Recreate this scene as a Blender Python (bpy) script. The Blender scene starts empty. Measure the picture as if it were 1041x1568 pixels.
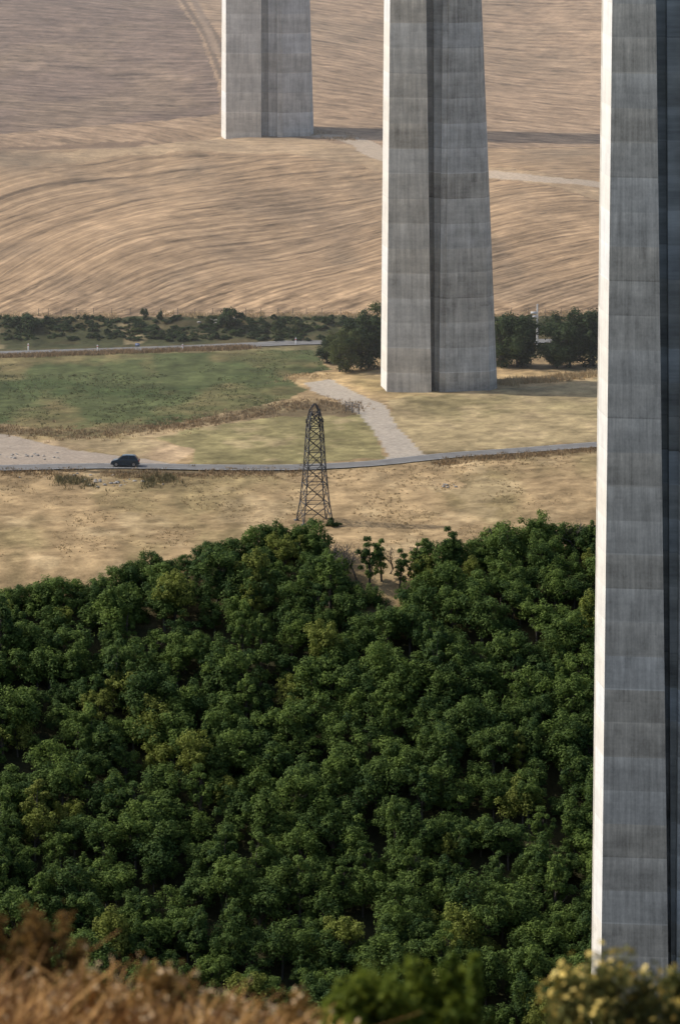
import bpy, math, random
import numpy as np
from mathutils import Vector
random.seed(7); rng=np.random.default_rng(7)
scene=bpy.context.scene
# ------------------------------------------------------------------ helpers
def s2l(c,k=1.0):
    o=[]
    for v in c:
        v=v/255.0
        o.append(k*(v/12.92 if v<=0.04045 else ((v+0.055)/1.055)**2.4))
    return o
TAB=rng.random((256,256))
def vnoise(x,y):
    xi=np.floor(x).astype(int); yi=np.floor(y).astype(int)
    fx=x-xi; fy=y-yi; fx=fx*fx*(3-2*fx); fy=fy*fy*(3-2*fy)
    a=TAB[xi&255,yi&255]; b=TAB[(xi+1)&255,yi&255]; c=TAB[xi&255,(yi+1)&255]; d=TAB[(xi+1)&255,(yi+1)&255]
    return (a*(1-fx)+b*fx)*(1-fy)+(c*(1-fx)+d*fx)*fy
def fbm(x,y,o=4):
    s=0;a=0.5;t=0
    for i in range(o):
        s=s+a*vnoise(x*2**i+17*i,y*2**i+31*i); t+=a; a*=0.5
    return s/t-0.5
# ------------------------------------------------------------------ camera geometry / survey
F=8675.0; PITCH=math.radians(9.0); cP,sP=math.cos(PITCH),math.sin(PITCH)
def ray(px,row):
    a=(px-520.5)/F; b=(784-row)/F
    return np.array([a,cP+b*sP,-sP+b*cP])
def at_depth(px,row,Y):
    r=ray(px,row); return r[0]/r[1]*Y, r[2]/r[1]*Y
KY=[-400,-30,0,24,27,40,150,350,500,560,620,696,762,770,790,812,825,860,900,944,957,967,1020,1070,1112,1128,1152,1230,1350,1700,2500,4000,7000]
KZ=[10,-1.5,-1.85,-6.35,-6.9,-20,-90,-190,-232,-235,-213,-169.5,-130.4,-127.7,-126.6,-124.9,-123.8,-123.3,-123.1,-122.5,-122.2,-119.4,-114.6,-110.0,-106.2,-105.4,-105.0,-99.8,-90.2,-62,0,60,80]
gy=np.arange(-400,7000,0.5); gz=np.interp(gy,KY,KZ)
def gauss(a,s):
    n=int(4*s/0.5); k=np.exp(-0.5*(np.arange(-n,n+1)*0.5/s)**2); k/=k.sum()
    return np.convolve(np.pad(a,n,mode='edge'),k,mode='valid')
g2=gauss(gz,1.2); g8=gauss(gz,8.0)
w8=np.clip((gy-985)/40,0,1)
gz=g2*(1-w8)+g8*w8
def h0(x,Y):
    x=np.asarray(x,float);Y=np.asarray(Y,float)
    s=np.interp(x,[-60,-20,0,40],[-8,-1,0,3])
    w=np.clip((Y-560)/80,0,1)*np.clip((815-Y)/30,0,1)
    z=np.interp(Y-s*w,gy,gz)
    m=np.clip((Y-985)/40,0,1)*np.clip((1125-Y)/30,0,1)
    z=z+m*(1.4*np.sin(x/17.0+Y/60.0)+0.9*np.sin(x/9.0-Y/31.0+1))
    yc=1117+np.interp(x,[-80,-40,-25,60],[-3,8,20,20])
    wl=np.interp(x,[-80,-28,-18,80],[1,1,0,0])
    z=z+wl*(0.9*np.exp(-((Y-yc)/9)**2)-1.3*np.exp(-((Y-yc-17)/9)**2))
    m2=np.clip((Y-1170)/60,0,1)
    z=z+m2*(1.4*np.sin(x/22.0+Y/45.0)+0.7*np.sin(x/13.+2))
    far=np.clip((np.abs(x)-130)/300,0,1)+np.clip((Y-1500)/800,0,1)
    z=z+np.minimum(far,1)*np.where(Y>0,1,0.3)*60*(fbm(x/500.+9,Y/500.+3,3))
    return z
_Y=np.linspace(700,1700,20001)
def site(px,row):
    r=ray(px,row); xs=r[0]/r[1]*_Y; zs=r[2]/r[1]*_Y
    i=np.argmax(zs<h0(xs,_Y))
    return float(xs[i]),float(_Y[i])
def poly(pts): return [site(*p) for p in pts]
def inpoly(x,y,P):
    ins=np.zeros(x.shape,bool); n=len(P)
    for i in range(n):
        x1,y1=P[i];x2,y2=P[(i+1)%n]
        if y1==y2: continue
        c=((y1>y)!=(y2>y))&(x<(x2-x1)*(y-y1)/(y2-y1)+x1)
        ins^=c
    return ins
def dist_line(x,y,P):
    d=np.full(x.shape,1e9)
    for (x1,y1),(x2,y2) in zip(P[:-1],P[1:]):
        dx,dy=x2-x1,y2-y1; t=np.clip(((x-x1)*dx+(y-y1)*dy)/(dx*dx+dy*dy+1e-9),0,1)
        d=np.minimum(d,np.hypot(x-x1-t*dx,y-y1-t*dy))
    return d
# ------------------------------------------------------------------ node helpers
def mat_new(n):
    m=bpy.data.materials.new(n); m.use_nodes=True
    nt=m.node_tree; b=nt.nodes['Principled BSDF']; return m,nt,b
def N(nt,t,**k):
    n=nt.nodes.new(t)
    for a,v in k.items(): setattr(n,a,v)
    return n
def setin(nt,sock,v):
    if hasattr(v,'default_value') or isinstance(v,bpy.types.NodeSocket): nt.links.new(v,sock)
    else: sock.default_value=v
def M(nt,op,a,b=None,c=None,clamp=False):
    n=nt.nodes.new('ShaderNodeMath'); n.operation=op; n.use_clamp=clamp
    setin(nt,n.inputs[0],a)
    if b is not None: setin(nt,n.inputs[1],b)
    if c is not None: setin(nt,n.inputs[2],c)
    return n.outputs[0]
def noise(nt,vec,scale,detail=3,rough=0.55,dim='3D'):
    n=nt.nodes.new('ShaderNodeTexNoise'); n.noise_dimensions=dim
    if vec is not None: nt.links.new(vec,n.inputs['Vector'])
    n.inputs['Scale'].default_value=scale; n.inputs['Detail'].default_value=detail; n.inputs['Roughness'].default_value=rough
    return n.outputs['Fac']
def vscale(nt,col,f):
    n=nt.nodes.new('ShaderNodeVectorMath'); n.operation='SCALE'
    setin(nt,n.inputs[0],col); setin(nt,n.inputs['Scale'],f); return n.outputs[0]
def mixc(nt,f,a,b):
    n=nt.nodes.new('ShaderNodeMix'); n.data_type='RGBA'
    setin(nt,n.inputs[0],f)
    for s,v in ((n.inputs[6],a),(n.inputs[7],b)):
        if isinstance(v,bpy.types.NodeSocket): nt.links.new(v,s)
        else: s.default_value=(v[0],v[1],v[2],1)
    return n.outputs[2]
def simple(name,col,rough=0.8,metal=0,var=0.25,scale=3.0):
    m,nt,b=mat_new(name)
    tc=N(nt,'ShaderNodeTexCoord')
    n=noise(nt,tc.outputs['Object'],scale,4)
    f=M(nt,'ADD',M(nt,'MULTIPLY',M(nt,'SUBTRACT',n,0.5),2*var),1.0)
    c=N(nt,'ShaderNodeRGB'); c.outputs[0].default_value=(*col,1)
    nt.links.new(vscale(nt,c.outputs[0],f),b.inputs['Base Color'])
    b.inputs['Roughness'].default_value=rough; b.inputs['Metallic'].default_value=metal
    return m
def link(o): scene.collection.objects.link(o); return o
def mesh_np(name,V,Q,mats=(),midx=None,attrs=None,smooth=False):
    V=np.asarray(V,np.float32); Q=np.asarray(Q,np.int32); k=Q.shape[1]
    me=bpy.data.meshes.new(name)
    me.vertices.add(len(V)); me.vertices.foreach_set('co',V.ravel())
    me.loops.add(Q.size); me.loops.foreach_set('vertex_index',Q.ravel())
    me.polygons.add(len(Q)); me.polygons.foreach_set('loop_start',np.arange(0,Q.size,k,dtype=np.int32))
    if midx is not None: me.polygons.foreach_set('material_index',np.asarray(midx,np.int32))
    if smooth: me.polygons.foreach_set('use_smooth',np.ones(len(Q),bool))
    for m in mats: me.materials.append(m)
    if attrs:
        for an,(ty,dom,data) in attrs.items():
            a=me.attributes.new(an,ty,dom)
            key={'FLOAT':'value','FLOAT_COLOR':'color','FLOAT_VECTOR':'vector'}[ty]
            a.data.foreach_set(key,np.asarray(data,np.float32).ravel())
    me.update(calc_edges=True); me.validate()
    return me
class Geo:
    def __init__(s): s.V=[];s.Q=[];s.m=[];s.t=[];s.n=0
    def add(s,V,Q,m=0,t=0.5):
        V=np.asarray(V,float).reshape(-1,3);Q=np.asarray(Q,int)
        s.V.append(V);s.Q.append(Q+s.n);s.n+=len(V)
        s.m.append(np.full(len(Q),m)); s.t.append(np.broadcast_to(np.asarray(t,float),(len(Q),)))
    def mesh(s,name,mats,smooth=False):
        return mesh_np(name,np.vstack(s.V),np.vstack(s.Q),mats,np.concatenate(s.m),{'tone':('FLOAT','FACE',np.concatenate(s.t))},smooth)
def tube(g,pts,rad,sides=5,m=0,t=0.5):
    pts=[np.array(p,float) for p in pts]; V=[];n=len(pts)
    for i,p in enumerate(pts):
        d=pts[min(i+1,n-1)]-pts[max(i-1,0)]; d=d/(np.linalg.norm(d)+1e-9)
        a=np.array([0,0,1.]) if abs(d[2])<0.9 else np.array([1.,0,0])
        u=np.cross(d,a);u/=np.linalg.norm(u);v=np.cross(d,u)
        r=rad[i] if hasattr(rad,'__len__') else rad
        for k in range(sides):
            th=2*math.pi*k/sides+math.pi/4; V.append(p+r*(math.cos(th)*u+math.sin(th)*v))
    Q=[]
    for i in range(n-1):
        for k in range(sides):
            Q.append([i*sides+k,i*sides+(k+1)%sides,(i+1)*sides+(k+1)%sides,(i+1)*sides+k])
    g.add(V,Q,m,t)
def box(g,c,s,m=0,rz=0):
    V=np.array([[x,y,z] for x in(-.5,.5) for y in(-.5,.5) for z in(-.5,.5)])*np.array(s)
    ca,sa=math.cos(rz),math.sin(rz)
    V=np.stack([V[:,0]*ca-V[:,1]*sa,V[:,0]*sa+V[:,1]*ca,V[:,2]],1)+np.array(c)
    g.add(V,[[0,1,3,2],[4,6,7,5],[0,4,5,1],[2,3,7,6],[0,2,6,4],[1,5,7,3]],m)
def leaves(g,C,Nn,S,m=1,tone=None,asp=0.62):
    n=len(C); r=rng.normal(size=(n,3)); u=np.cross(Nn,r);u/=np.linalg.norm(u,axis=1)[:,None]+1e-9
    v=np.cross(Nn,u);v/=np.linalg.norm(v,axis=1)[:,None]+1e-9
    S=S[:,None]
    V=np.stack([C-u*S,C-v*S*asp+u*S*0.15,C+u*S,C+v*S*asp+u*S*0.1],1).reshape(-1,3)
    g.add(V,np.arange(4*n).reshape(n,4),m,0.5 if tone is None else tone)
def unit(n):
    d=rng.normal(size=(n,3)); return d/np.linalg.norm(d,axis=1)[:,None]
# ------------------------------------------------------------------ materials
def leaf_mat(name,dark,light,warm,wamt=0.1,trans=0.25,nscale=0.8):
    m,nt,b=mat_new(name)
    at=N(nt,'ShaderNodeAttribute',attribute_name='tone'); oi=N(nt,'ShaderNodeObjectInfo'); tc=N(nt,'ShaderNodeTexCoord')
    n=noise(nt,tc.outputs['Object'],nscale,2)
    f=M(nt,'ADD',M(nt,'MULTIPLY',at.outputs['Fac'],0.65),M(nt,'ADD',M(nt,'SUBTRACT',M(nt,'MULTIPLY',oi.outputs['Random'],0.55),0.12),M(nt,'MULTIPLY',M(nt,'SUBTRACT',n,0.5),0.6)),clamp=True)
    c=mixc(nt,f,dark,light)
    rr=M(nt,'FRACT',M(nt,'MULTIPLY',oi.outputs['Random'],17.31))
    w=M(nt,'MULTIPLY',M(nt,'GREATER_THAN',rr,1-wamt),0.55)
    c=mixc(nt,w,c,warm)
    nt.links.new(c,b.inputs['Base Color']); b.inputs['Roughness'].default_value=0.7
    b.inputs['Specular IOR Level'].default_value=0.12
    tr=N(nt,'ShaderNodeBsdfTranslucent'); nt.links.new(vscale(nt,c,1.2),tr.inputs['Color'])
    mx=N(nt,'ShaderNodeMixShader'); mx.inputs[0].default_value=trans
    nt.links.new(b.outputs[0],mx.inputs[1]); nt.links.new(tr.outputs[0],mx.inputs[2])
    nt.links.new(mx.outputs[0],nt.nodes['Material Output'].inputs['Surface'])
    return m
LEAF=leaf_mat('oak_leaves',(0.038,0.074,0.024),(0.155,0.22,0.048),(0.24,0.25,0.05),0.08,0.32)
LEAFD=leaf_mat('hedge_leaves',(0.025,0.042,0.018),(0.075,0.11,0.038),(0.10,0.11,0.035),0.15)
BARK=simple('bark',(0.09,0.075,0.06),0.9)
DEAD=simple('dead_wood',(0.10,0.085,0.075),0.9)
STEEL=simple('weathered_steel',(0.06,0.062,0.07),0.6,0.3)
WHITE=simple('white_paint',(0.75,0.75,0.75),0.5,0,0.05)
LINE=simple('worn_road_paint',(0.42,0.42,0.40),0.6,0,0.5,0.8)
# concrete
def concrete(name,base,seed,amp=1.0):
    m,nt,b=mat_new(name)
    uv=N(nt,'ShaderNodeUVMap',uv_map='UVMap'); sp=N(nt,'ShaderNodeSeparateXYZ'); nt.links.new(uv.outputs[0],sp.inputs[0])
    u,v=sp.outputs[0],sp.outputs[1]
    oi=N(nt,'ShaderNodeObjectInfo'); sd_=M(nt,'MULTIPLY',oi.outputs['Random'],31.0)
    vl=M(nt,'DIVIDE',v,4.0); fl=M(nt,'FLOOR',vl); fr=M(nt,'FRACT',vl)
    def wn(a,bb):
        c=N(nt,'ShaderNodeCombineXYZ'); setin(nt,c.inputs[0],a); setin(nt,c.inputs[1],bb); setin(nt,c.inputs[2],M(nt,'ADD',sd_,seed))
        w=N(nt,'ShaderNodeTexWhiteNoise',noise_dimensions='3D'); nt.links.new(c.outputs[0],w.inputs[0]); return w.outputs[0]
    lift=wn(fl,M(nt,'FLOOR',M(nt,'DIVIDE',u,60)))
    fu=M(nt,'FLOOR',M(nt,'DIVIDE',u,1.35)); patch=wn(fl,fu)
    half=wn(M(nt,'FLOOR',M(nt,'DIVIDE',v,1.33)),M(nt,'ADD',fu,40))
    def cvv(su,sv,off):
        cv=N(nt,'ShaderNodeCombineXYZ'); nt.links.new(M(nt,'MULTIPLY',u,su),cv.inputs[0]); nt.links.new(M(nt,'MULTIPLY',v,sv),cv.inputs[1]); nt.links.new(M(nt,'ADD',sd_,off),cv.inputs[2]); return cv.outputs[0]
    streak=noise(nt,cvv(1.8,0.12,seed),1.0,4,0.65)
    hband=noise(nt,cvv(0.12,1.1,seed+9),1.0,3,0.6)
    blot=noise(nt,cvv(1,1,seed*3),0.28,5,0.6); fine=noise(nt,cvv(1,1,seed*3),2.5,4,0.7)
    def d(x,a): return M(nt,'MULTIPLY',M(nt,'SUBTRACT',x,0.5),a*amp)
    f=M(nt,'ADD',1.0,d(lift,0.22))
    for x,a in ((patch,0.10),(half,0.04),(streak,1.0),(hband,0.5),(blot,0.95),(fine,0.55)): f=M(nt,'ADD',f,d(x,a))
    wob=M(nt,'ADD',fr,M(nt,'MULTIPLY',M(nt,'SUBTRACT',fine,0.5),0.05))
    j=M(nt,'LESS_THAN',wob,0.045); jn=M(nt,'MULTIPLY',M(nt,'SUBTRACT',wn(fl,7.0),0.35),0.45*amp)
    f=M(nt,'ADD',f,M(nt,'MULTIPLY',j,jn))
    run=M(nt,'MULTIPLY',M(nt,'MAXIMUM',M(nt,'SUBTRACT',fr,M(nt,'ADD',0.25,M(nt,'MULTIPLY',noise(nt,cvv(0.9,0.25,seed+3),1.0,1),0.7))),0.0),M(nt,'MULTIPLY',streak,1.1*amp))
    f=M(nt,'ADD',f,run)
    ju=M(nt,'LESS_THAN',M(nt,'FRACT',M(nt,'DIVIDE',u,2.7)),0.04); f=M(nt,'SUBTRACT',f,M(nt,'MULTIPLY',ju,0.09*amp))
    dp=M(nt,'MULTIPLY',M(nt,'GREATER_THAN',patch,0.92),M(nt,'MULTIPLY',M(nt,'GREATER_THAN',fr,0.65),0.16*amp)); f=M(nt,'SUBTRACT',f,dp)
    warm=mixc(nt,lift,(base[0]*1.03,base[1],base[2]*0.95),(base[0]*0.97,base[1],base[2]*1.04))
    nt.links.new(vscale(nt,warm,M(nt,'MAXIMUM',f,0.3)),b.inputs['Base Color']); b.inputs['Roughness'].default_value=0.85
    bp=N(nt,'ShaderNodeBump'); bp.inputs['Strength'].default_value=0.3; bp.inputs['Distance'].default_value=0.05
    nt.links.new(fine,bp.inputs['Height']); nt.links.new(bp.outputs[0],b.inputs['Normal'])
    return m
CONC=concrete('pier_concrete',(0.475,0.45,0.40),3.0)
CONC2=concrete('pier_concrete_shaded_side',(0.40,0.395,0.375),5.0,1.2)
CONC3=concrete('pier_concrete_sunlit_edge',(0.66,0.65,0.62),7.0,0.35)  # paler concrete copy; sunlight on the narrow face is put into its colour
# ------------------------------------------------------------------ roads (world polylines)
roadA=poly([(-140,719),(0,716),(170,713),(320,715),(450,715),(560,710),(640,702),(700,696),(800,689),(918,680),(1100,668)])
roadB=poly([(-120,546),(0,541),(130,537),(280,532),(400,527),(480,524),(600,523),(760,522),(920,520),(1100,519)])
def resample(P,step=1.0):
    P=np.array(P)
    out=[]
    for i in range(len(P)-1):
        p0=P[max(i-1,0)];p1=P[i];p2=P[i+1];p3=P[min(i+2,len(P)-1)]
        n=max(2,int(np.linalg.norm(p2-p1)/step))
        for k in range(n):
            t=k/n
            out.append(0.5*((2*p1)+(-p0+p2)*t+(2*p0-5*p1+4*p2-p3)*t*t+(-p0+3*p1-3*p2+p3)*t**3))
    out.append(P[-1]); return np.array(out)
RA=resample(roadA); RB=resample(roadB)
# ------------------------------------------------------------------ ground zones
greenfield=poly([(-120,541),(0,541),(300,540),(478,536),(505,566),(440,578),(472,600),(385,626),(250,651),(100,660),(-120,652)])
bank=poly([(-120,487),(0,486),(560,484),(590,486),(930,484),(1100,484),(1100,515),(480,522),(280,529),(130,534),(-120,543)])
weedstrip=poly([(-120,649),(0,650),(120,658),(250,650),(385,626),(480,612),(560,622),(560,634),(400,640),(280,655),(130,668),(-120,664)])
gravel=poly([(-120,660),(0,663),(60,676),(120,690),(200,700),(290,711),(170,711),(0,712),(-120,714)])
straw_l=poly([(130,668),(240,676),(300,690),(270,706),(200,699),(110,686),(60,674)])
yg=poly([(240,672),(300,655),(400,640),(560,634),(590,702),(450,712),(290,710),(300,690)])
track=poly([(466,587),(508,581),(548,603),(588,620),(602,640),(608,655),(650,695),(668,702),(582,708),(595,697),(576,668),(554,638),(516,613),(478,600)])
pierstraw=poly([(440,576),(520,568),(590,566),(780,572),(930,560),(930,580),(760,598),(590,612),(540,602),(505,582),(460,590)])
rightfield=poly([(590,604),(760,598),(930,578),(1100,570),(1100,664),(918,675),(800,684),(650,696),(605,650)])
topleft=poly([(-200,-60),(225,-60),(270,0),(310,60),(338,150),(335,175),(200,188),(100,196),(0,205),(-200,215)])
hollow_shade=poly([(-200,240),(0,232),(110,228),(220,220),(225,216),(110,222),(0,226),(-200,232)])
crestband=poly([(-200,246),(0,237),(110,231),(220,224),(300,213),(340,210),(480,214),(540,222),(590,240),(920,290),(920,308),(590,262),(440,236),(300,230),(200,238),(0,253),(-200,260)])
toptrack=resample(poly([(470,206),(528,211),(560,222),(592,241),(750,267),(830,274),(925,284),(1080,300)]))
dirtbank=poly([(-120,727),(0,722),(80,722),(230,726),(450,722),(450,718),(230,719),(-120,720)])
strawpatch=poly([(655,742),(690,733),(715,742),(700,750)])
rightscrub=poly([(650,706),(720,698),(918,684),(1100,672),(1100,680),(918,694),(720,708),(660,712)])
forestedgeX=[-80,-55,-30,-16,-6,-2,1,8,12,17,30,50,90]; forestedgeD=[748,751,759,767,771,768,760,757,763,769,772,769,769]
def edge(x): return np.interp(x,forestedgeX,forestedgeD)
xs=np.unique(np.concatenate([-np.geomspace(100,4000,40),np.arange(-100,100.01,0.5),np.geomspace(100,4000,40)]))
ys=np.unique(np.concatenate([np.linspace(-400,0,15),np.arange(0,40,1.0),np.arange(40,640,15),np.arange(640,745,2.5),np.arange(745,1000,0.5),np.arange(1000,1420,0.8),np.geomspace(1420,6900,60)]))
X,Y=np.meshgrid(xs,ys); 
Z=h0(X,Y)
wx=X+1.4*fbm(X/2.5,Y/5.,3)*2; wy=Y+5*fbm(X/3.+50,Y/6.,3)*2
dA=dist_line(X,Y,[tuple(p) for p in RA[::6]]+[tuple(RA[-1])]); dB=dist_line(X,Y,[tuple(p) for p in RB[::6]]+[tuple(RB[-1])])
rm=np.clip((np.minimum(dA,dB)-3.6)/3,0,1)
bump=np.clip((Y-745)/20,0,1)*np.clip((2000-Y)/300,0,1)
Z=Z+rm*bump*(0.35*fbm(X/5.,Y/7.,4)+0.12*fbm(X/1.2,Y/1.5,2)*np.clip((990-Y)/20,0.3,1))
Z=Z+rm*inpoly(X,Y,bank)*(0.7*fbm(X/2.,Y/2.,3))
Z=Z-0.10*(1-np.clip((np.minimum(dA,dB)-2.6)/1.2,0,1))
C=np.zeros(X.shape+(3,)); FS=np.zeros(X.shape); K=np.zeros(X.shape)
GK=0.87
def paint(mask,col,fs=None,k=None,a=1.0):
    c=np.array(s2l(col)); m=mask.astype(float)*a; C[:]=C*(1-m[...,None])+c*m[...,None]
    if fs is not None: FS[mask]=fs
    if k is not None: K[mask]=k
def blend(t,col,a):
    global C
    C=C*(1-a*t[...,None])+np.array(s2l(col))*a*t[...,None]
al=np.ones(X.shape,bool)
paint(al,(60,66,44),0.1,0)
paint(Y>752,(167,143,107),0.4,0.05)
paint((wy>940),(120,112,80),0.2,0)
hill=Y>967
paint(hill,(167,140,109),1.0,0)
paint(Y>1128+0.1*X,(160,135,109),0.85,-0.13)
kk=np.interp(Y,[967,1000,1060,1110,1130],[0.34,0.31,0.2,0.08,0.0]); mh=(Y>960)&(Y<=1128+0.1*X); K[mh]=kk[mh]
def mk(P,warp=1.0): return inpoly(X+(wx-X)*warp,Y+(wy-Y)*warp,P)
paint(mk(topleft,0.4),(121,103,89),0.9,-0.06)
paint(mk(hollow_shade,0.3),(118,98,80),0.4,0.0,0.7)  # dark line painted as shade in the dip behind the crest
paint(mk(crestband,0.5),(188,162,128),0.5,0.02,0.75)
low=(Y>750)&(Y<965)
blend(np.clip((fbm(X/20.+33,Y/30.+12,4)-0.03)*5,0,1)*(Y>967),(136,117,95),0.5)
blend(np.clip((fbm(X/14.+3,Y/38.+7,4)-0.05)*5,0,1)*(Y>967)*(Y<1130),(128,112,92),0.6)
paint(mk(bank,0.15),(72,74,50),0.2,0)
blend(np.clip((fbm(X/6.+3,Y/5.+7,3)-0.05)*6,0,1)*mk(bank,0.15),(104,92,66),0.6)
paint(mk(greenfield,0.5),(88,95,60),0.28,0.03)
paint(mk(rightfield,0.5),(167,149,112),0.3,0.03)
paint(mk(yg,0.5),(142,132,92),0.3,0.02)
paint(mk(weedstrip,0.6),(122,106,80),0.3,0)
paint(mk(pierstraw,0.6),(190,163,120),0.3,0)
paint(mk(straw_l,0.5),(182,157,124),0.2,0)
paint(mk(dirtbank,0.2),(108,95,74),0.3,0)
paint(mk(rightscrub,0.3),(136,117,86),0.3,0)
m=low&mk(greenfield,0.5)
blend(np.clip((fbm(X/9.,Y/20.,4)-0.03)*6,0,1)*m,(140,121,86),0.6)
blend(np.clip((fbm(X/16.+8,Y/18.+5,3)-0.02)*6,0,1)*m,(62,78,44),0.55)
m=low&~mk(greenfield,0.5)&(rm>0.5)
blend(np.clip((fbm(X/11.+20,Y/26.,4)-0.03)*6,0,1)*m,(114,109,72),0.45)
blend(np.clip((fbm(X/5.+70,Y/9.,4)-0.08)*8,0,1)*m,(190,168,130),0.45)
C=C*(1+0.45*fbm(X/3.,Y/6.,5)*2*np.clip((Y-740)/10,0,1)*np.clip((1000-Y)/20,0.5,1))[...,None]
C=C*(1+0.4*fbm(X/1.2+9,Y/1.6,3)*2*np.clip((Y-740)/10,0,1)*np.clip((1000-Y)/20,0.35,1))[...,None]
C=C*(1+0.18*fbm(X/45.,Y/90.,3)*2)[...,None]
v=np.clip(1-(np.minimum(dA,dB)-2.8)/2.2,0,1)*(fbm(X/1.5,Y/1.5,3)>-0.05)*(rm<1.1)*(Y>752)
blend(v,(114,101,74),0.5)
paint(mk(gravel,0.25),(172,159,145),0.1,0,0.85)
paint(mk(track,0.2),(180,170,156),0.05,0,0.9)
paint(mk(strawpatch,0.3),(196,168,128),0.1,0,.7)
dt=dist_line(X,Y,[tuple(p) for p in toptrack[::4]]+[tuple(toptrack[-1])])
paint(dt+0.8*fbm(X/2.,Y/3.)<2.8,(188,170,148),0.05,0)
for off in (0,2.4):
    dl=dist_line(X-off,Y,poly([(262,-30),(288,12),(318,60),(340,120)])); paint(dl<0.6,(96,83,72),0.3,None,0.7)
dl=dist_line(X,Y,poly([(285,-30),(312,30),(332,80)])); paint(dl<0.9,(150,130,110),0.3,None,0.7)
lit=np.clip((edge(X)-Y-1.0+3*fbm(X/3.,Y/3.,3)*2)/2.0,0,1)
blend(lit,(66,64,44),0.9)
C=C*GK
phi=Y*0.19-(X+15)*K+0.5*fbm(X/40.,Y/110.,3)*2+0.04*fbm(X/5.,Y/12.,2); along=X+Y*0.19*K
ny,nx=X.shape
V=np.stack([X,Y,Z],-1).reshape(-1,3)
ii=np.arange(ny*nx).reshape(ny,nx)
Q=np.stack([ii[:-1,:-1],ii[:-1,1:],ii[1:,1:],ii[1:,:-1]],-1).reshape(-1,4)
gm,nt,b=mat_new('field_ground')
ac=N(nt,'ShaderNodeAttribute',attribute_name='soil'); af=N(nt,'ShaderNodeAttribute',attribute_name='furrow')
sp=N(nt,'ShaderNodeSeparateXYZ'); nt.links.new(af.outputs['Vector'],sp.inputs[0])
def cvec(a,bb):
    c=N(nt,'ShaderNodeCombineXYZ'); setin(nt,c.inputs[0],a); setin(nt,c.inputs[1],bb); return c.outputs[0]
n1=noise(nt,cvec(M(nt,'MULTIPLY',sp.outputs[0],1.5),M(nt,'MULTIPLY',sp.outputs[1],0.09)),1.0,3,0.55)
n2=noise(nt,cvec(M(nt,'MULTIPLY',sp.outputs[0],4.2),M(nt,'MULTIPLY',sp.outputs[1],0.4)),1.0,3,0.65)
n3=noise(nt,cvec(M(nt,'MULTIPLY',sp.outputs[0],0.45),M(nt,'MULTIPLY',sp.outputs[1],0.07)),1.0,2,0.5)
n6=noise(nt,cvec(M(nt,'MULTIPLY',sp.outputs[0],1.0),M(nt,'MULTIPLY',sp.outputs[1],0.3)),0.4,3,0.6)
tc=N(nt,'ShaderNodeTexCoord')
n4=noise(nt,tc.outputs['Object'],1.6,5,0.75); n5=noise(nt,tc.outputs['Object'],0.25,4,0.6)
def d(x,a): return M(nt,'MULTIPLY',M(nt,'SUBTRACT',x,0.5),a)
fs=sp.outputs[2]
rows=M(nt,'MULTIPLY',M(nt,'SINE',M(nt,'MULTIPLY',sp.outputs[0],7.5)),0.13)
furr=M(nt,'ADD',M(nt,'ADD',d(n1,2.0),rows),M(nt,'ADD',d(n2,1.8),d(n3,0.8)))
furr=M(nt,'MULTIPLY',furr,M(nt,'ADD',0.35,M(nt,'MULTIPLY',n6,1.2)))
f=M(nt,'ADD',1.0,M(nt,'MULTIPLY',furr,fs))
f=M(nt,'ADD',f,M(nt,'MULTIPLY',d(n4,1.3),M(nt,'SUBTRACT',1.0,M(nt,'MULTIPLY',fs,0.5)))); f=M(nt,'ADD',f,d(n5,0.3)); f=M(nt,'MAXIMUM',f,0.35)
nt.links.new(vscale(nt,ac.outputs['Color'],f),b.inputs['Base Color']); b.inputs['Roughness'].default_value=1.0
b.inputs['Specular IOR Level'].default_value=0.1
bp=N(nt,'ShaderNodeBump'); bp.inputs['Strength'].default_value=0.5; bp.inputs['Distance'].default_value=0.25
nt.links.new(M(nt,'ADD',M(nt,'MULTIPLY',n4,M(nt,'SUBTRACT',1.1,fs)),M(nt,'MULTIPLY',M(nt,'ADD',n1,n2),fs)),bp.inputs['Height']); nt.links.new(bp.outputs[0],b.inputs['Normal'])
C4=np.concatenate([np.clip(C,0,1),np.ones(C.shape[:2]+(1,))],-1)
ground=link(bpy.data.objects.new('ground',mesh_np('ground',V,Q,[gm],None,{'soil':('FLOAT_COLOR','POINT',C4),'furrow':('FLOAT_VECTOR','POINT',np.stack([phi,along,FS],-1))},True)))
# ------------------------------------------------------------------ roads
ASPH=simple('asphalt',(0.155,0.15,0.142),0.85,0,0.45,0.5)
def ribbon(name,P,offs,lift,mat,dash=None):
    T=np.gradient(P,axis=0); T/=np.linalg.norm(T,axis=1)[:,None]; Nn=np.stack([-T[:,1],T[:,0]],1)
    V=[];Q=[];zc=h0(P[:,0],P[:,1])
    for i in range(len(P)):
        for o in offs:
            q=P[i]+Nn[i]*o; V.append((q[0],q[1],h0(q[0],q[1])*0.5+zc[i]*0.5+lift))
    k=len(offs)
    for i in range(len(P)-1):
        if dash and (i%dash[0])>=dash[1]: continue
        for j in range(k-1): Q.append((i*k+j,(i+1)*k+j,(i+1)*k+j+1,i*k+j+1))
    me=mesh_np(name,V,Q,[mat]); o=bpy.data.objects.new(name,me); link(o); return o
for nm,R,w in (('road',RA,2.25),('road',RB,2.4)):
    r=ribbon(nm,R,[-w,-w/2,0,w/2,w],0.0,ASPH)
    for k,o in enumerate((-w+0.2,w-0.36)):
        e=ribbon('edge_line_%d'%k,R,[o,o+0.16],0.012,LINE,(4,3)); e.parent=r
    if R is RB:
        e=ribbon('centre_line',R,[-0.06,0.06],0.012,LINE,(9,3)); e.parent=r
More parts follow.
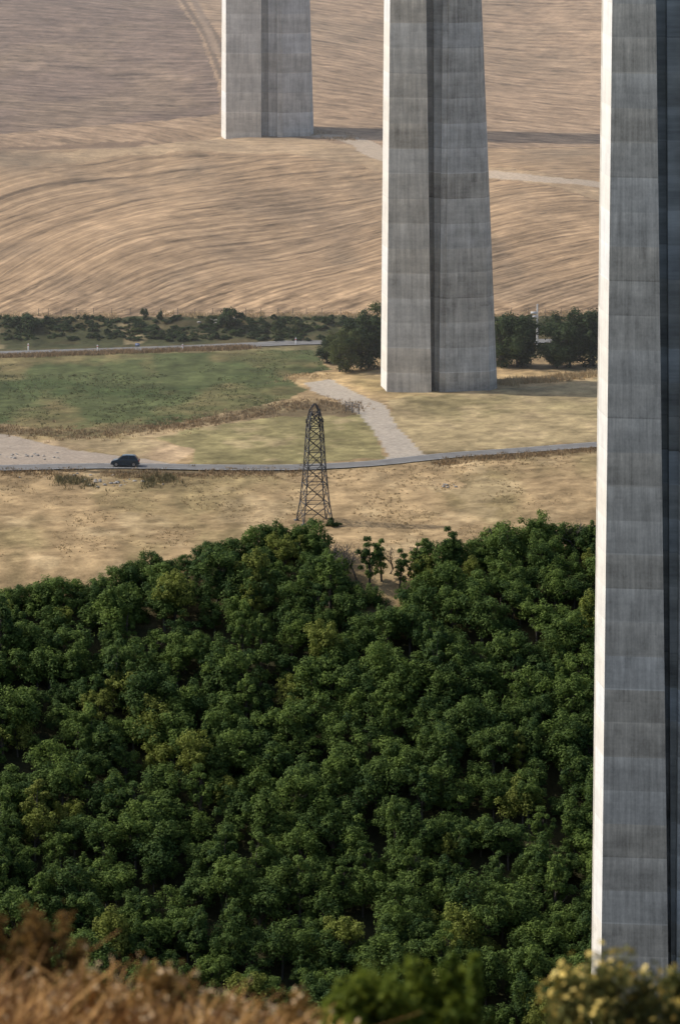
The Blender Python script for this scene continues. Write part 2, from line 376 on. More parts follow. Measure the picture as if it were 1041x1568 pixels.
# ------------------------------------------------------------------ piers
def pier(name,Yd,axis_px,rowT,offT,rowB,offB,zb,zt):
    xT,zT=at_depth(axis_px,rowT,Yd); xB,zB=at_depth(axis_px,rowB,Yd)
    def conv(off,row): return [at_depth(axis_px+o,row,Yd)[0]-xB for o in off]
    T=conv(offT,rowT); B=conv(offB,rowB)
    lv=[zb]+list(np.arange(math.ceil(zb/8)*8+0.01,zt,8))+[zt]
    V=[]
    def section(z):
        t=(z-zB)/(zT-zB); A,Bq,Cq,E,H,I=[b0+(a0-b0)*t for a0,b0 in zip(T,B)]
        g=(E-Cq); A=A*1.0+ (xB+A)*7.0/Yd
        return [(A,7.0),(Bq,0.4),(Cq,-0.75),(Cq+0.10,2.6),(Cq+g*0.40,2.6),(Cq+g*0.44,1.3),(E-0.12,1.3),(E,0.0),(E+0.9,0.05),(E+0.95,-0.35),(H,1.6),(I,4.2),(I,11.0),(H-0.6,14.5),(E,16.0),(Cq,16.0),(A+1,14.5),(A,11.0)]
    secs=[section(z) for z in lv]; n=len(secs[0]); s0=secs[0]
    per=[0]
    for i in range(n): per.append(per[-1]+math.hypot(s0[(i+1)%n][0]-s0[i][0],s0[(i+1)%n][1]-s0[i][1]))
    for s,z in zip(secs,lv):
        for (x,y) in s: V.append((xB+x,Yd+y,z))
    faces=[];uvs=[];mi=[]
    for k in range(len(lv)-1):
        for i in range(n):
            j=(i+1)%n
            faces.append((k*n+i,k*n+j,(k+1)*n+j,(k+1)*n+i)); uvs+= [(per[i],lv[k]),(per[i+1],lv[k]),(per[i+1],lv[k+1]),(per[i],lv[k+1])]
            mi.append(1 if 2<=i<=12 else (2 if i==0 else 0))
    top=tuple((len(lv)-1)*n+i for i in range(n)); faces.append(top); uvs+=[(0,0)]*n; mi.append(0)
    me=bpy.data.meshes.new(name); me.from_pydata(V,[],faces)
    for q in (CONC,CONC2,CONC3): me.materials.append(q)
    ul=me.uv_layers.new(name='UVMap'); ul.data.foreach_set('uv',np.array(uvs,np.float32).ravel())
    me.polygons.foreach_set('material_index',mi); me.update()
    link(bpy.data.objects.new(name,me)); return xB
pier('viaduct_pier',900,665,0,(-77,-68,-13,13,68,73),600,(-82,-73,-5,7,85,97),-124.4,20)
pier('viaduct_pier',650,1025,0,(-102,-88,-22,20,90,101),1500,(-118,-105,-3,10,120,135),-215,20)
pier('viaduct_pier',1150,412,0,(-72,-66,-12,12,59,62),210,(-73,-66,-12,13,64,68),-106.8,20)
# ------------------------------------------------------------------ tree library
def branchy(g,p,d,L,r,depth,m=0,spread=0.6,nch=3,sides=4):
    q=p+d*L*0.5+rng.normal(size=3)*L*0.06; e=q+(d+rng.normal(size=3)*0.2)*L*0.5
    tube(g,[p,q,e],[r,r*0.8,r*0.6],sides,m)
    if depth==0: return
    for k in range(nch):
        nd=d+rng.normal(size=3)*spread+np.array([0,0,0.15]); nd/=np.linalg.norm(nd)
        branchy(g,e if k else q+(e-q)*0.8,nd,L*rng.uniform(0.6,0.8),r*0.6,depth-1,m,spread,nch,3)
def make_tree(name,H,R,nc,per,lsz,base=0.25,mat=LEAF,rr=(0.22,0.36),squ=0.46):
    g=Geo(); top=H*0.75
    tube(g,[(0,0,-1.2),(rng.normal()*.1,rng.normal()*.1,H*0.25),(rng.normal()*.3,rng.normal()*.3,top)],[H*0.03,H*0.022,H*0.008],6,0)
    lob=unit(4)*np.array([R*0.45,R*0.45,H*0.12])
    for k in range(nc):
        d=unit(1)[0]
        rad=rng.uniform(0.2,1.0)**0.6
        c=np.array([d[0]*R*rad,d[1]*R*rad,H*(base+(1-base)*0.5)+d[2]*H*(1-base)*squ*rad])+lob[k%4]
        r=R*rng.uniform(*rr)
        if k<nc*0.5:
            s=np.array([0,0,H*rng.uniform(0.2,0.55)]); mid=(s+c)/2+rng.normal(size=3)*0.15
            tube(g,[s,mid,c],[H*0.009,H*0.006,H*0.002],3,0)
        n=int(per*(r/(R*0.3))**2)+20
        dd=unit(n); dd[:,2]=np.where(dd[:,2]<-0.6,-dd[:,2],dd[:,2])
        rad2=r*rng.uniform(0.45,1.35,n)
        st=rng.uniform(0.8,1.35,3)*np.array([1,1,0.95])
        pos=c+dd*rad2[:,None]*st
        nn=dd*0.9+unit(n)*0.55+np.array([0,0,0.3]); nn/=np.linalg.norm(nn,axis=1)[:,None]
        ct=rng.uniform(0.05,0.85)
        leaves(g,pos,nn,rng.uniform(0.6,1.3,n)*lsz,1,np.clip(ct+rng.normal(size=n)*0.16,0,1))
    return g.mesh(name,[BARK,mat])
TREES=[make_tree('oak%d'%i,rng.uniform(6.0,8.2),rng.uniform(2.1,3.0),int(rng.integers(30,48)),125,0.17,rng.uniform(0.08,0.25),LEAF,(0.14,0.36)) for i in range(12)]
TREES+=[make_tree('slim%d'%i,8.6,1.6,28,110,0.17,0.12) for i in range(2)]
LOW=[make_tree('low%d'%i,4.8,2.7,44,115,0.17,-0.05,LEAF,(0.16,0.32),0.5) for i in range(3)]
SHRUBS=[make_tree('shrub%d'%i,2.0,1.2,14,110,0.13,0.0,LEAFD) for i in range(3)]
BIG=[make_tree('big%d'%i,9.6,4.0,80,190,0.2,-0.02,LEAFD,(0.17,0.33),0.48) for i in range(3)]
def empty(name,loc=(0,0,0)):
    e=bpy.data.objects.new(name,None); e.location=loc; link(e); return e
def inst(me,x,y,s,par,nm,zs=1.0,dz=0):
    o=bpy.data.objects.new(nm,me); o.location=(x,y,float(h0(x,y))-0.1+dz); o.scale=(s,s,s*zs); o.rotation_euler=(rng.normal()*0.05,rng.normal()*0.05,rng.uniform(0,6.28))
    if par: o.parent=par
    link(o); return o
wood=empty('woodland')
cnt=0
for gx in np.arange(-88,88,3.35):
    for gyy in np.arange(664,775,3.35):
        x=gx+rng.uniform(-1.6,1.6); y=gyy+rng.uniform(-1.6,1.6)
        if y>edge(x)-2: continue
        if 24<x<50 and 642<y<674: continue
        if rng.random()<0.04: continue
        s=rng.uniform(0.68,1.12)
        nearedge=y>edge(x)-9
        if nearedge: s*=0.86 if x>-18 else 0.68
        if nearedge and ((x<-24 and rng.random()<0.6) or 0<x<10): inst(LOW[int(rng.integers(3))],x,y,rng.uniform(.7,1.0),wood,'crown')
        else: inst(TREES[int(rng.integers(len(TREES)))],x,y,s,wood,'crown',rng.uniform(0.85,1.1))
        cnt+=1
for x in np.arange(-80,80,1.6):
    if 0<x<11 and rng.random()<0.6: continue
    y=float(edge(x))+rng.uniform(-2.5,0.5); inst(LOW[int(rng.integers(3))],x+rng.uniform(-.7,.7),y,rng.uniform(0.5,0.9)*(0.9 if x<-18 else 1.1)*(0.75 if 0<x<11 else 1),wood,'understorey')
print('forest',cnt)
def dead(px,row,Hh):
    g=Geo(); branchy(g,np.zeros(3)-np.array([0,0,0.6]),np.array([rng.normal()*.08,0,1.0]),Hh*0.36,Hh*0.03,4,0,0.45,3,5)
    x,y=site(px,row); o=bpy.data.objects.new('dead_tree',g.mesh('dead_tree',[DEAD])); o.location=(x,y,float(h0(x,y))-0.3); link(o)
for p in ((512,886,6.0),(528,892,6.3),(546,890,5.5),(598,878,5.0),(625,882,6.2),(655,872,5.5),(768,864,6.5),(872,862,7)): dead(*p)
for (px,row,s) in ((566,896,0.8),(584,890,0.7),(612,900,0.65),(640,890,0.72),(690,880,.8)):
    x,y=site(px,row); inst(TREES[-1-(px%2)],x,y,s,wood,'crown')
for (px,row,s) in ((520,569,0.72),(552,565,0.92),(500,556,0.5),(585,560,1.0),(768,562,0.95),(792,562,0.88),(872,562,0.92),(908,560,0.95),(852,563,0.55),(940,560,1.0),(985,560,1.0),(640,545,0.9),(700,545,0.9)):
    x,y=site(px,row); inst(BIG[int(rng.integers(3))],x,y,s,None,'oak_tree')
for (px,row,s,zs) in ((42,506,1.7,0.9),(350,502,1.5,1.25),(455,503,0.8,1.1),(222,488,0.5,2.0),(245,488,0.4,2.2),(133,490,0.5,1.3),(500,497,0.8,1),(508,806,0.8,0.9),(320,495,0.6,1.0),(20,500,0.9,1),(70,498,0.8,1),(385,498,0.6,1),(420,500,0.7,1)):
    x,y=site(px,row); inst(SHRUBS[int(rng.integers(3))],x,y,s,None,'shrub',zs)
scrub=empty('hedgerow_scrub')
for k in range(1250):
    px=rng.uniform(-60,1040); row=rng.uniform(487,521)
    if px<150 and row>505 and rng.random()<.5: continue
    x,y=site(px,row)
    if fbm(np.array(x/5.),np.array(y/4.),2)<-0.16: continue
    inst(SHRUBS[int(rng.integers(3))],x,y,rng.uniform(0.25,0.65),scrub,'scrub',rng.uniform(0.4,0.8))
# ------------------------------------------------------------------ weeds & grass tufts
def blade_mat(name,c1,c2):
    m,nt,b=mat_new(name); at=N(nt,'ShaderNodeAttribute',attribute_name='tone')
    nt.links.new(mixc(nt,at.outputs['Fac'],c1,c2),b.inputs['Base Color']); b.inputs['Roughness'].default_value=0.8
    return m
STRAW=blade_mat('dry_grass',s2l((150,128,92)),s2l((215,190,145)))
WEED=blade_mat('brown_weeds',s2l((112,96,68)),s2l((178,150,112)))
GWEED=blade_mat('green_weeds',s2l((72,74,48)),s2l((140,126,86)))
def tufts(name,line,n,spread,h,mat,w=0.05,nb=9,thr=-0.12):
    P=resample(poly(line),0.5); g=Geo(); k=rng.integers(0,len(P),n); c=P[k]+rng.normal(size=(n,2))*np.array(spread)
    keep=fbm(c[:,0]/4.,c[:,1]/6.,2)>thr; c=c[keep]; n=len(c)
    c=np.repeat(c,nb,0)+rng.normal(size=(n*nb,2))*0.25; z=h0(c[:,0],c[:,1])-0.1
    hh=h*rng.uniform(0.4,1.2,n*nb); a=rng.uniform(0,6.28,n*nb); ww=w*rng.uniform(.6,1.3,n*nb)
    lean=rng.normal(size=(n*nb,2))*0.3*hh[:,None]
    b0=np.stack([c[:,0]-ww*np.cos(a),c[:,1]-ww*np.sin(a),z],1); b1=np.stack([c[:,0]+ww*np.cos(a),c[:,1]+ww*np.sin(a),z],1)
    t1=np.stack([c[:,0]+lean[:,0]+ww*.4*np.cos(a),c[:,1]+lean[:,1],z+hh],1); t0=np.stack([c[:,0]+lean[:,0]-ww*.4*np.cos(a),c[:,1]+lean[:,1],z+hh],1)
    V=np.stack([b0,b1,t1,t0],1).reshape(-1,3); g.add(V,np.arange(len(V)).reshape(-1,4),0,rng.random(n*nb))
    link(bpy.data.objects.new(name,g.mesh(name,[mat])))
tufts('roadside_weeds',[(-60,725),(80,725),(230,728),(330,725),(450,725)],1000,(1,1.6),0.38,WEED,thr=-0.2)
tufts('ditch_scrub',[(90,734),(140,739),(220,738),(260,732)],420,(1.2,2),0.6,GWEED)
tufts('field_edge_weeds',[(-60,654),(120,664),(250,654),(385,634),(480,618),(540,624)],1500,(1.5,3),0.4,WEED,thr=-0.3)
tufts('reeds',[(762,588),(830,583),(930,573),(1040,565)],900,(1,1.6),0.8,STRAW)
tufts('verge_grass',[(675,710),(720,703),(918,689),(1080,676)],900,(1,1.2),0.4,WEED,thr=-0.3)
tufts('upper_road_verge',[(-60,550),(0,547),(130,542),(250,538),(380,533)],1900,(1,0.8),0.6,WEED,thr=-0.25)
tufts('track_side_grass',[(440,582),(480,576)],160,(1.5,2.5),0.4,STRAW)
tufts('field_margin',[(-60,486),(300,484),(560,484),(930,483)],1500,(1,1.2),0.5,STRAW)
tufts('far_pier_scrub',[(482,205),(510,207),(530,214)],120,(1.5,2),0.6,WEED)
def scatter(name,P,n,h,mat):
    Pn=np.array(P); x=rng.uniform(Pn[:,0].min(),Pn[:,0].max(),n); y=rng.uniform(Pn[:,1].min(),Pn[:,1].max(),n)
    k=inpoly(x,y,P)&(fbm(x/6.,y/12.,3)>-0.05)&~inpoly(x,y,track); x=x[k];y=y[k]; n=len(x)
    dd=np.minimum(dist_line(x,y,[tuple(p) for p in RA[::8]]),dist_line(x,y,[tuple(p) for p in RB[::8]])); k=dd>3.2; x=x[k];y=y[k];n=len(x)
    nb=5; x=np.repeat(x,nb)+rng.normal(size=n*nb)*.12; y=np.repeat(y,nb)+rng.normal(size=n*nb)*.12; n=n*nb
    z=h0(x,y)-0.1; hh=h*rng.uniform(.6,1.3,n)+0.1; a=rng.uniform(0,6.28,n); w=0.05; lx=rng.normal(size=n)*hh*.4
    V=np.stack([np.stack([x-w*np.cos(a),y-w*np.sin(a),z],1),np.stack([x+w*np.cos(a),y+w*np.sin(a),z],1),np.stack([x+lx+w*.5,y,z+hh],1),np.stack([x+lx-w*.5,y,z+hh],1)],1).reshape(-1,3)
    g=Geo(); g.add(V,np.arange(len(V)).reshape(-1,4),0,rng.random(n)); link(bpy.data.objects.new(name,g.mesh(name,[mat])))
SG=blade_mat('stubble',s2l((128,112,82)),s2l((180,158,120))); GG=blade_mat('meadow_grass',s2l((62,70,42)),s2l((112,112,72)))
scatter('stubble',poly([(-60,725),(450,722),(920,695),(1060,690),(1060,850),(600,850),(300,835),(0,870),(-60,870)]),8000,0.12,SG)
scatter('meadow_grass',greenfield,6000,0.14,GG)
# ------------------------------------------------------------------ fence
g=Geo(); FP=resample(poly([(60,484),(200,483),(400,483),(560,483),(930,483)]),2.6)
pp=[]
for p in FP:
    z=float(h0(*p)); tube(g,[(p[0],p[1],z-0.3),(p[0]+rng.normal()*.04,p[1],z+1.3)],0.06,4); pp.append((p[0],p[1],z))
for hz in (0.5,0.9,1.25): tube(g,[(a,b_,c+hz) for a,b_,c in pp],0.012,3)
link(bpy.data.objects.new('wire_fence',g.mesh('wire_fence',[simple('fence_wood',(0.16,0.14,0.12))])))
# ------------------------------------------------------------------ pylon
def pylon():
    x0,y0=site(482,800); z0=float(h0(x0,y0)); xt,zt=at_depth(478,618,y0); Hh=zt-z0
    g=Geo()
    def hw(t): return np.interp(t,[0,0.12,0.45,0.8,0.9,0.94,1],[2.15,1.8,1.3,0.98,0.8,0.6,0.1])
    lv=[0,0.17,0.33,0.47,0.6,0.71,0.8,0.87,0.93]
    def cor(t,k): s=[(-1,-1),(1,-1),(1,1),(-1,1)][k%4]; w=hw(t); return np.array([s[0]*w,s[1]*w,t*Hh])
    for k in range(4):
        tube(g,[cor(t,k) for t in lv]+[cor(1,k)],0.1,4)
        for a,b_ in zip(lv[:-1],lv[1:]):
            tube(g,[cor(a,k),cor(b_,k+1)],0.06,4); tube(g,[cor(a,k+1),cor(b_,k)],0.06,4); tube(g,[cor(b_,k),cor(b_,k+1)],0.06,4)
            if a<0.5:
                m1=(cor(a,k)+cor(b_,k+1))/2; tube(g,[(cor(a,k)+cor(b_,k))/2,m1,(cor(a,k+1)+cor(b_,k+1))/2],0.04,4)
        tube(g,[cor(0.93,k),cor(0.8,(k+2))],0.05,4)
    for t,L in ((0.87,1.25),(0.95,0.8)):
        for s in (-1,1):
            tube(g,[(s*hw(t)*.6,-0.2,t*Hh),(s*L,0,t*Hh)],0.05,4); tube(g,[(s*hw(t)*.6,0,(t+0.04)*Hh),(s*L,0,t*Hh)],0.04,4)
            tube(g,[(s*L,0,t*Hh),(s*L,0,t*Hh-0.5)],[0.05,0.07],6)
    for k in range(4):
        c=cor(0,k); box(g,(c[0],c[1],-0.1),(0.6,0.6,0.6))
    o=bpy.data.objects.new('electricity_pylon',g.mesh('electricity_pylon',[STEEL])); o.location=(x0,y0,z0); o.rotation_euler[2]=math.radians(14); link(o)
pylon()
# ------------------------------------------------------------------ vehicles
def vehicle(name,loc,ang,paint,prof,roofp,L,W,wheels,wr,van=False):
    par=empty(name,loc); par.rotation_euler[2]=ang
    def part(nm,build,mats,bev=0):
        g=Geo(); build(g); o=bpy.data.objects.new(nm,g.mesh(nm,mats)); o.parent=par; link(o)
        if bev: 
            md=o.modifiers.new('b','BEVEL'); md.width=bev; md.segments=2
        return o
    def ext(nm,P,w0,w1fn,mat,bev=0.04):
        n=len(P); V=[]
        for sgn in (-1,1):
            for (x,z) in P: V.append((x,sgn*w1fn(z),z))
        F_=[tuple(range(n)),tuple(range(2*n-1,n-1,-1))]
        for i in range(n): F_.append((i,i+n,(i+1)%n+n,(i+1)%n))
        me=bpy.data.meshes.new(nm); me.from_pydata(V,[],F_); me.materials.append(mat); me.update()
        o=bpy.data.objects.new(nm,me); o.parent=par; link(o)
        md=o.modifiers.new('b','BEVEL'); md.width=bev; md.segments=2; md.limit_method='ANGLE'
    ext('body',prof,W/2,lambda z:W/2-0.03*abs(z-0.6),paint,0.06)
    zb=min(z for _,z in roofp); zt=max(z for _,z in roofp)
    ext('cabin',roofp,W/2,lambda z:W/2-0.06-0.2*(z-zb)/(zt-zb),paint,0.05)
    GL,_n,_b=mat_new('car_glass'); _b.inputs['Base Color'].default_value=(0.012,0.016,0.02,1); _b.inputs['Roughness'].default_value=0.08
    RUB=simple('tyre',(0.02,0.02,0.02)); HUB=simple('alloy',(0.4,0.4,0.42),0.35,0.8)
    cx=sum(x for x,_ in roofp)/len(roofp)
    for sgn in (-1,1):
        def yy(z): return sgn*(W/2-0.06-0.2*(z-zb)/(zt-zb)+0.012)
        P=[(cx+(x-cx)*0.86,zb+0.06+(z-zb)*0.8) for x,z in roofp]
        xm=cx
        for seg in ((-9,xm-0.04),(xm+0.04,9)):
            PP=[(min(max(x,seg[0]),seg[1]),z) for x,z in P]
            me=bpy.data.meshes.new('side_window'); me.from_pydata([(x,yy(z),z) for x,z in PP],[],[tuple(range(len(PP)))]); me.materials.append(GL)
            o=bpy.data.objects.new('side_window',me); o.parent=par; link(o)
    def screen(a,b_,nm):
        (x1,z1),(x2,z2)=a,b_; s=1 if (x1+x2)/2>cx else -1
        w=lambda z:(W/2-0.06-0.2*(z-zb)/(zt-zb))*0.9
        za,zb2=z1+(z2-z1)*0.1,z1+(z2-z1)*0.9; xa,xb=x1+(x2-x1)*0.1,x1+(x2-x1)*0.9
        nx,nz=abs(z2-z1),abs(x2-x1); l=math.hypot(nx,nz); ox,oz=s*nx/l*0.015,nz/l*0.015
        me=bpy.data.meshes.new(nm); me.from_pydata([(xa+ox,-w(za),za+oz),(xa+ox,w(za),za+oz),(xb+ox,w(zb2),zb2+oz),(xb+ox,-w(zb2),zb2+oz)],[],[(0,1,2,3)]); me.materials.append(GL)
        o=bpy.data.objects.new(nm,me); o.parent=par; link(o)
    screen(roofp[0],roofp[1],'windscreen'); screen(roofp[-1],roofp[-2],'rear_window')
    for i,wx_ in enumerate(wheels):
        for sgn in (-1,1):
            def bw(g):
                tube(g,[(wx_,sgn*(W/2-0.2),wr),(wx_,sgn*(W/2+0.0),wr)],wr,20,0)
                for q,(rad,mi) in enumerate(((wr,0),(wr*0.62,1))):
                    n=20; yv=sgn*(W/2+0.001+0.006*q); V=[(wx_,yv,wr)]+[(wx_+rad*math.cos(2*math.pi*k/n),yv,wr+rad*math.sin(2*math.pi*k/n)) for k in range(n)]
                    g.add(V,[[0,1+k,1+(k+1)%n,1+(k+2)%n] for k in range(0,n,2)],mi)
            part('wheel',bw,[RUB,HUB])
    HL,_n,_b=mat_new('lamp_lens'); _b.inputs['Base Color'].default_value=(0.7,0.7,0.72,1); _b.inputs['Roughness'].default_value=0.1
    TL,_n,_b=mat_new('tail_lens'); _b.inputs['Base Color'].default_value=(0.35,0.01,0.01,1)
    xf=min(x for x,_ in prof); xr=max(x for x,_ in prof)
    part('headlamps',lambda g:[box(g,(xf+0.16,s*(W/2-0.26),0.68),(0.3,0.4,0.14)) for s in(-1,1)],[HL],0.02)
    part('tail_lamps',lambda g:[box(g,(xr-0.06,s*(W/2-0.16),0.85),(0.14,0.24,0.28)) for s in(-1,1)],[TL],0.02)
    part('mirrors',lambda g:[box(g,(cx-0.75,s*(W/2+0.08),zb+0.1),(0.14,0.2,0.14)) for s in(-1,1)],[paint],0.02)
    part('bumper_trim',lambda g:[box(g,(xf+0.02,0,0.36),(0.08,W*0.8,0.14)),box(g,(xr-0.02,0,0.36),(0.08,W*0.8,0.14))],[RUB],0.02)
    return par
CARP,_n,_b=mat_new('dark_blue_car_paint'); _b.inputs['Base Color'].default_value=(0.015,0.04,0.065,1); _b.inputs['Roughness'].default_value=0.25; _b.inputs['Coat Weight'].default_value=0.5
cx_,cy_=site(192,713)
i=int(np.argmin(np.hypot(RA[:,0]-cx_,RA[:,1]-cy_))); p=RA[i]; tv=RA[i+1]-RA[i-1]; ang=math.atan2(tv[1],tv[0])
nrm=np.array([-tv[1],tv[0]])/np.linalg.norm(tv)
prof=[(-2.05,0.3),(-2.12,0.5),(-2.05,0.78),(-1.75,0.92),(-1.05,1.08),(0.9,1.12),(1.85,1.08),(2.02,0.9),(2.08,0.5),(2.0,0.3),(1.6,0.24),(-1.6,0.24)]
roofp=[(-1.15,1.05),(-0.4,1.62),(0.15,1.7),(1.2,1.66),(1.5,1.58),(1.92,1.05)]
cc=p+nrm*(-0.3); vehicle('car',(cc[0],cc[1],float(h0(cc[0],cc[1]))+0.01),ang,CARP,prof,roofp,4.2,1.8,(-1.3,1.28),0.34)
# ------------------------------------------------------------------ posts, sign, gate, rocks
REDR=simple('red_reflector',(0.5,0.03,0.03))
BLUE=simple('sign_blue',(0.03,0.12,0.4),0.5,0,0.05); GALV=simple('galvanised',(0.35,0.36,0.37),0.4,0.7,0.1)
for px,row in ((44,536),(280,537),(453,527),(150,538)):
    x,y=site(px,row); g=Geo(); tube(g,[(0,0,-0.2),(0,0,1.0),(0,0.02,1.12)],[0.1,0.1,0.05],6); tube(g,[(0,0,0.75),(0,0,0.9)],0.104,6,1)
    o=bpy.data.objects.new('road_marker_post',g.mesh('road_marker_post',[WHITE,REDR])); o.location=(x,y,float(h0(x,y))); link(o)
x,y=site(211,538); g=Geo(); tube(g,[(0,0,-0.2),(0,0,1.3)],0.04,6,0); box(g,(0,-0.05,1.1),(0.7,0.04,0.5),1); box(g,(0,-0.072,1.1),(0.5,0.02,0.12),2)
o=bpy.data.objects.new('road_sign',g.mesh('road_sign',[GALV,BLUE,WHITE])); o.location=(x,y,float(h0(x,y))); link(o)
x,y=site(822,534); g=Geo(); tube(g,[(0,0,-0.2),(0,0,7.6)],[0.16,0.12],8,0); box(g,(-0.6,-0.2,6.1),(1.1,0.05,0.45),0); box(g,(-0.45,-0.2,5.5),(0.8,0.05,0.35),0)
o=bpy.data.objects.new('direction_sign_post',g.mesh('direction_sign_post',[WHITE])); o.location=(x,y,float(h0(x,y))); link(o)
x,y=site(545,630); g=Geo()
for k in range(2):
    ox=k*1.7
    for xx in (0,1.6): tube(g,[(xx+ox,0,-.2),(xx+ox,0,1.6)],0.06,5)
    for zz in (0.3,0.7,1.1,1.5): tube(g,[(ox,0,zz),(ox+1.6,0,zz)],0.03,4)
    for q in range(1,6): tube(g,[(ox+q*0.27,0,0.3),(ox+q*0.27,0,1.5)],0.015,4)
o=bpy.data.objects.new('metal_gate',g.mesh('metal_gate',[STEEL])); o.location=(x-1.6,y,float(h0(x,y))); o.rotation_euler[2]=-0.9; link(o)
ROCK=simple('limestone',(0.30,0.275,0.24),0.9,0,0.35)
def rocks(px,row,n,sx,sy,s):
    import bmesh
    x,y=site(px,row); bm=bmesh.new()
    for k in range(n):
        ox,oy=rng.normal()*sx,rng.normal()*sy; r=s*rng.uniform(0.3,1.2)
        res=bmesh.ops.create_icosphere(bm,subdivisions=2,radius=r)
        for v in res['verts']:
            v.co*=1+0.25*(random.random()-0.5); v.co.z*=0.6
            v.co+=Vector((ox,oy,float(h0(x+ox,y+oy)-h0(x,y))+r*0.15))
    me=bpy.data.meshes.new('rock_pile'); bm.to_mesh(me); me.materials.append(ROCK); o=bpy.data.objects.new('rock_pile',me); o.location=(x,y,float(h0(x,y))); link(o)
rocks(18,698,40,3.5,1.5,0.3); rocks(180,739,26,2.5,1.5,0.32); rocks(330,492,14,1.5,1,0.4); rocks(690,744,9,1.0,0.5,0.25); rocks(120,730,12,3,1,0.25)
# ------------------------------------------------------------------ foreground bank plants
def fx(px,d): return (px-520.5)/F*d*1.02
def fz(x,d): return float(h0(x,d))
RUST=leaf_mat('rust_leaves',(0.08,0.05,0.016),(0.32,0.18,0.05),(0.1,0.1,0.03),0.0,0.3,8)
GORSE=leaf_mat('broom_leaves',(0.05,0.085,0.012),(0.20,0.24,0.03),(0.1,0.1,0.03),0.0,0.35,8)
OLIVE=leaf_mat('olive_leaves',(0.06,0.07,0.02),(0.2,0.195,0.06),(0.1,0.1,0.03),0.0,0.35,8)
PETAL=simple('yellow_petals',(0.7,0.52,0.12),0.6,0,0.1); PALE=simple('pale_seed_heads',(0.56,0.40,0.22),0.8,0,0.2)
def bush(name,x,d,W,Hh,n,mat,lsz,extra=None,nextra=0,dens=22):
    g=Geo(); z0=fz(x,d)
    for k in range(dens):
        a=rng.uniform(0,6.28); r=W*math.sqrt(rng.random()); hh=Hh*(1-0.45*(r/W)**2)*rng.uniform(0.6,1.02)
        tip=np.array([math.cos(a)*r,math.sin(a)*r*0.7,hh]); mid=tip*np.array([.5,.5,.55])
        tube(g,[(0,0,-.05),mid,tip],[0.008,0.005,0.002],4,0)
        m=n//dens; t=rng.beta(2,1.2,m); base=np.outer(1-t,mid)+np.outer(t,tip); pos=base+rng.normal(size=(m,3))*W*0.11
        nn=unit(m)+np.array([0,0,.3]); nn/=np.linalg.norm(nn,axis=1)[:,None]
        ct=rng.uniform(0.0,0.9)
        leaves(g,pos,nn,lsz*rng.uniform(.6,1.3,m),1,np.clip(rng.normal(ct,0.2,m),0,1))
        if extra is not None:
            m=max(1,nextra//dens); pos=tip+rng.normal(size=(m,3))*W*0.12; leaves(g,pos,unit(m),lsz*1.1*np.ones(m),2)
    mats=[BARK,mat]+([extra] if extra else [])
    o=bpy.data.objects.new(name,g.mesh(name,mats)); o.location=(x,d,z0); link(o)
def grass(name,x0,x1,d0,d1,n,hf,mat):
    g=Geo(); nc=n//16; cxx=rng.uniform(x0,x1,nc); cd=rng.uniform(d0,d1,nc); ch=rng.uniform(0.65,1.15,nc); ctn=rng.uniform(0,1,nc)
    idx=rng.integers(0,nc,n); x=cxx[idx]+rng.normal(size=n)*0.05; dd=cd[idx]+rng.normal(size=n)*0.05; z=h0(x,dd)-0.02
    hh=hf(x)*ch[idx]*rng.uniform(0.55,1.05,n); lnc=rng.normal(size=(nc,2))*0.25
    ln=(rng.normal(size=(n,2))*0.3+lnc[idx]+np.array([0.15,0]))*hh[:,None]; w=0.0045*rng.uniform(.7,1.8,n)
    pr=[]
    for t in (0,0.4,0.75,1.0):
        c=np.stack([x+ln[:,0]*t*t,dd+ln[:,1]*t*t,z+hh*t*(1-0.15*t)],1); ww=w*(1-0.6*t)
        pr.append(c-np.stack([ww,0*ww,0*ww],1)); pr.append(c+np.stack([ww,0*ww,0*ww],1))
    Vv=np.stack(pr,1).reshape(-1,3); b0=np.arange(n)*8
    tn=np.clip(ctn[idx]+rng.normal(size=n)*.2,0,1)
    Qs=np.concatenate([np.stack([b0+2*k,b0+2*k+1,b0+2*k+3,b0+2*k+2],1) for k in range(3)])
    g.add(Vv,Qs,0,np.tile(tn,3))
    sel=(rng.random(n)<0.25)&(ctn[idx]>0.55); tip=np.stack([x+ln[:,0],dd+ln[:,1],z+hh*0.85],1)[sel]
    tip=np.repeat(tip,4,0)+rng.normal(size=(sel.sum()*4,3))*np.array([.009,.009,.02]); leaves(g,tip,unit(len(tip)),0.012*rng.uniform(.6,1.4,len(tip)),1,None,0.6)
    link(bpy.data.objects.new(name,g.mesh(name,[mat,PALE])))
def hleft(x): return np.interp(x,[-6,-1.5,-1.1,-0.6,-0.35,-0.1,0.1,0.5,0.8,1.3,6],[.5,.58,.54,.44,.38,.3,.22,.12,.1,.2,.4])
grass('dry_grass',-5,5,23.2,26.0,26000,hleft,blade_mat('straw',s2l((104,64,26)),s2l((222,170,98))))
bush('rust_shrub',fx(10,25.5),25.5,0.2,1.02,1700,RUST,0.019,None,0,12)
bush('rust_shrub',fx(75,25.2),25.2,0.2,0.86,1500,RUST,0.019,None,0,14)
bush('rust_shrub',fx(215,24.6),24.6,0.3,0.58,1500,RUST,0.018,PALE,60,14)
bush('rust_shrub',fx(140,24.4),24.4,0.2,0.6,1000,RUST,0.018,PALE,40,14)
bush('rust_shrub',fx(-140,25),25,0.35,0.8,1500,RUST,0.018)
bush('rust_shrub',fx(400,24.6),24.6,0.35,0.42,1500,RUST,0.017,PALE,80,14)
bush('rust_shrub',fx(300,24.2),24.2,0.3,0.45,1200,RUST,0.017,PALE,60,14)
bush('broom_bush',fx(570,25),25,0.24,0.54,5200,GORSE,0.02,None,0,30)
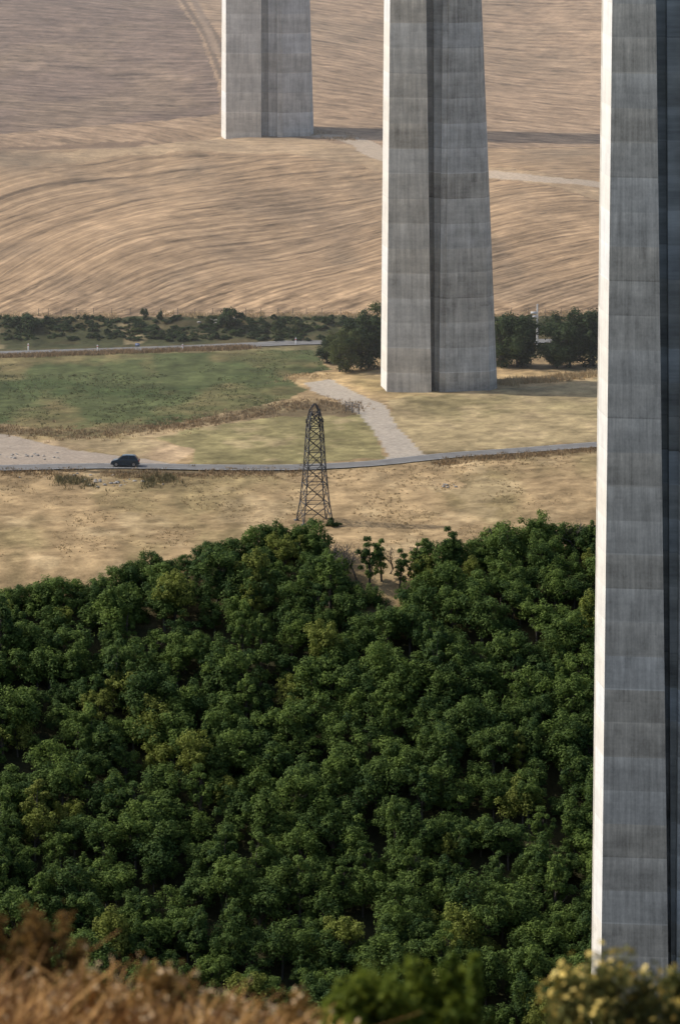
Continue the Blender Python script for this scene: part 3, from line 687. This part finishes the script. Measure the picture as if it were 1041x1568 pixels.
bush('broom_bush',fx(665,25.2),25.2,0.17,0.68,3400,GORSE,0.02,None,0,20)
bush('broom_bush',fx(722,25.0),25.0,0.10,0.62,1600,GORSE,0.02,None,0,12)
bush('flowering_bush',fx(930,24.8),24.8,0.30,0.6,3600,OLIVE,0.018,PETAL,340,26)
bush('flowering_bush',fx(1040,25),25,0.28,0.5,3300,OLIVE,0.018,PETAL,180,22)
bush('broom_bush',fx(1300,25),25,0.4,0.5,3500,GORSE,0.02)
# ------------------------------------------------------------------ atmospheric haze lying over the plateau
hm=bpy.data.materials.new('valley_haze'); hm.use_nodes=True; hn=hm.node_tree; hn.nodes.clear()
vo=hn.nodes.new('ShaderNodeVolumeScatter'); vo.inputs['Color'].default_value=(1,0.985,0.96,1); vo.inputs['Density'].default_value=0.00036; vo.inputs['Anisotropy'].default_value=0.2
ho=hn.nodes.new('ShaderNodeOutputMaterial'); hn.links.new(vo.outputs[0],ho.inputs['Volume'])
g=Geo(); box(g,(0,1850,-90),(3000,2120,220)); link(bpy.data.objects.new('haze',g.mesh('haze',[hm])))
# ------------------------------------------------------------------ light, world, camera
EL,AZ=math.radians(42),math.radians(-80)
sd=Vector((math.sin(AZ)*math.cos(EL),math.cos(AZ)*math.cos(EL),math.sin(EL)))
sun=bpy.data.lights.new('sun','SUN'); sun.energy=3.7; sun.angle=math.radians(0.8); sun.color=(1,0.94,0.85)
so=bpy.data.objects.new('sun',sun); so.rotation_euler=sd.to_track_quat('Z','Y').to_euler(); link(so)
w=bpy.data.worlds.new('World'); scene.world=w; w.use_nodes=True; nt=w.node_tree
sky=nt.nodes.new('ShaderNodeTexSky'); sky.sky_type='NISHITA'; sky.sun_disc=False; sky.sun_elevation=EL; sky.sun_rotation=AZ%(2*math.pi); sky.dust_density=3; sky.air_density=1.0
nt.links.new(sky.outputs[0],nt.nodes['Background'].inputs[0]); nt.nodes['Background'].inputs[1].default_value=0.15
cam=bpy.data.cameras.new('camera'); co=bpy.data.objects.new('camera',cam); link(co); scene.camera=co
co.location=(0,0,0); co.rotation_euler=(math.radians(81),0,0)
cam.sensor_fit='VERTICAL'; cam.sensor_height=36; cam.sensor_width=24; cam.lens=F/1568*36; cam.clip_start=0.5; cam.clip_end=20000
cam.dof.use_dof=True; cam.dof.focus_distance=860; cam.dof.aperture_fstop=6.3
scene.view_settings.view_transform='Standard'; scene.view_settings.look='None'; scene.view_settings.exposure=0
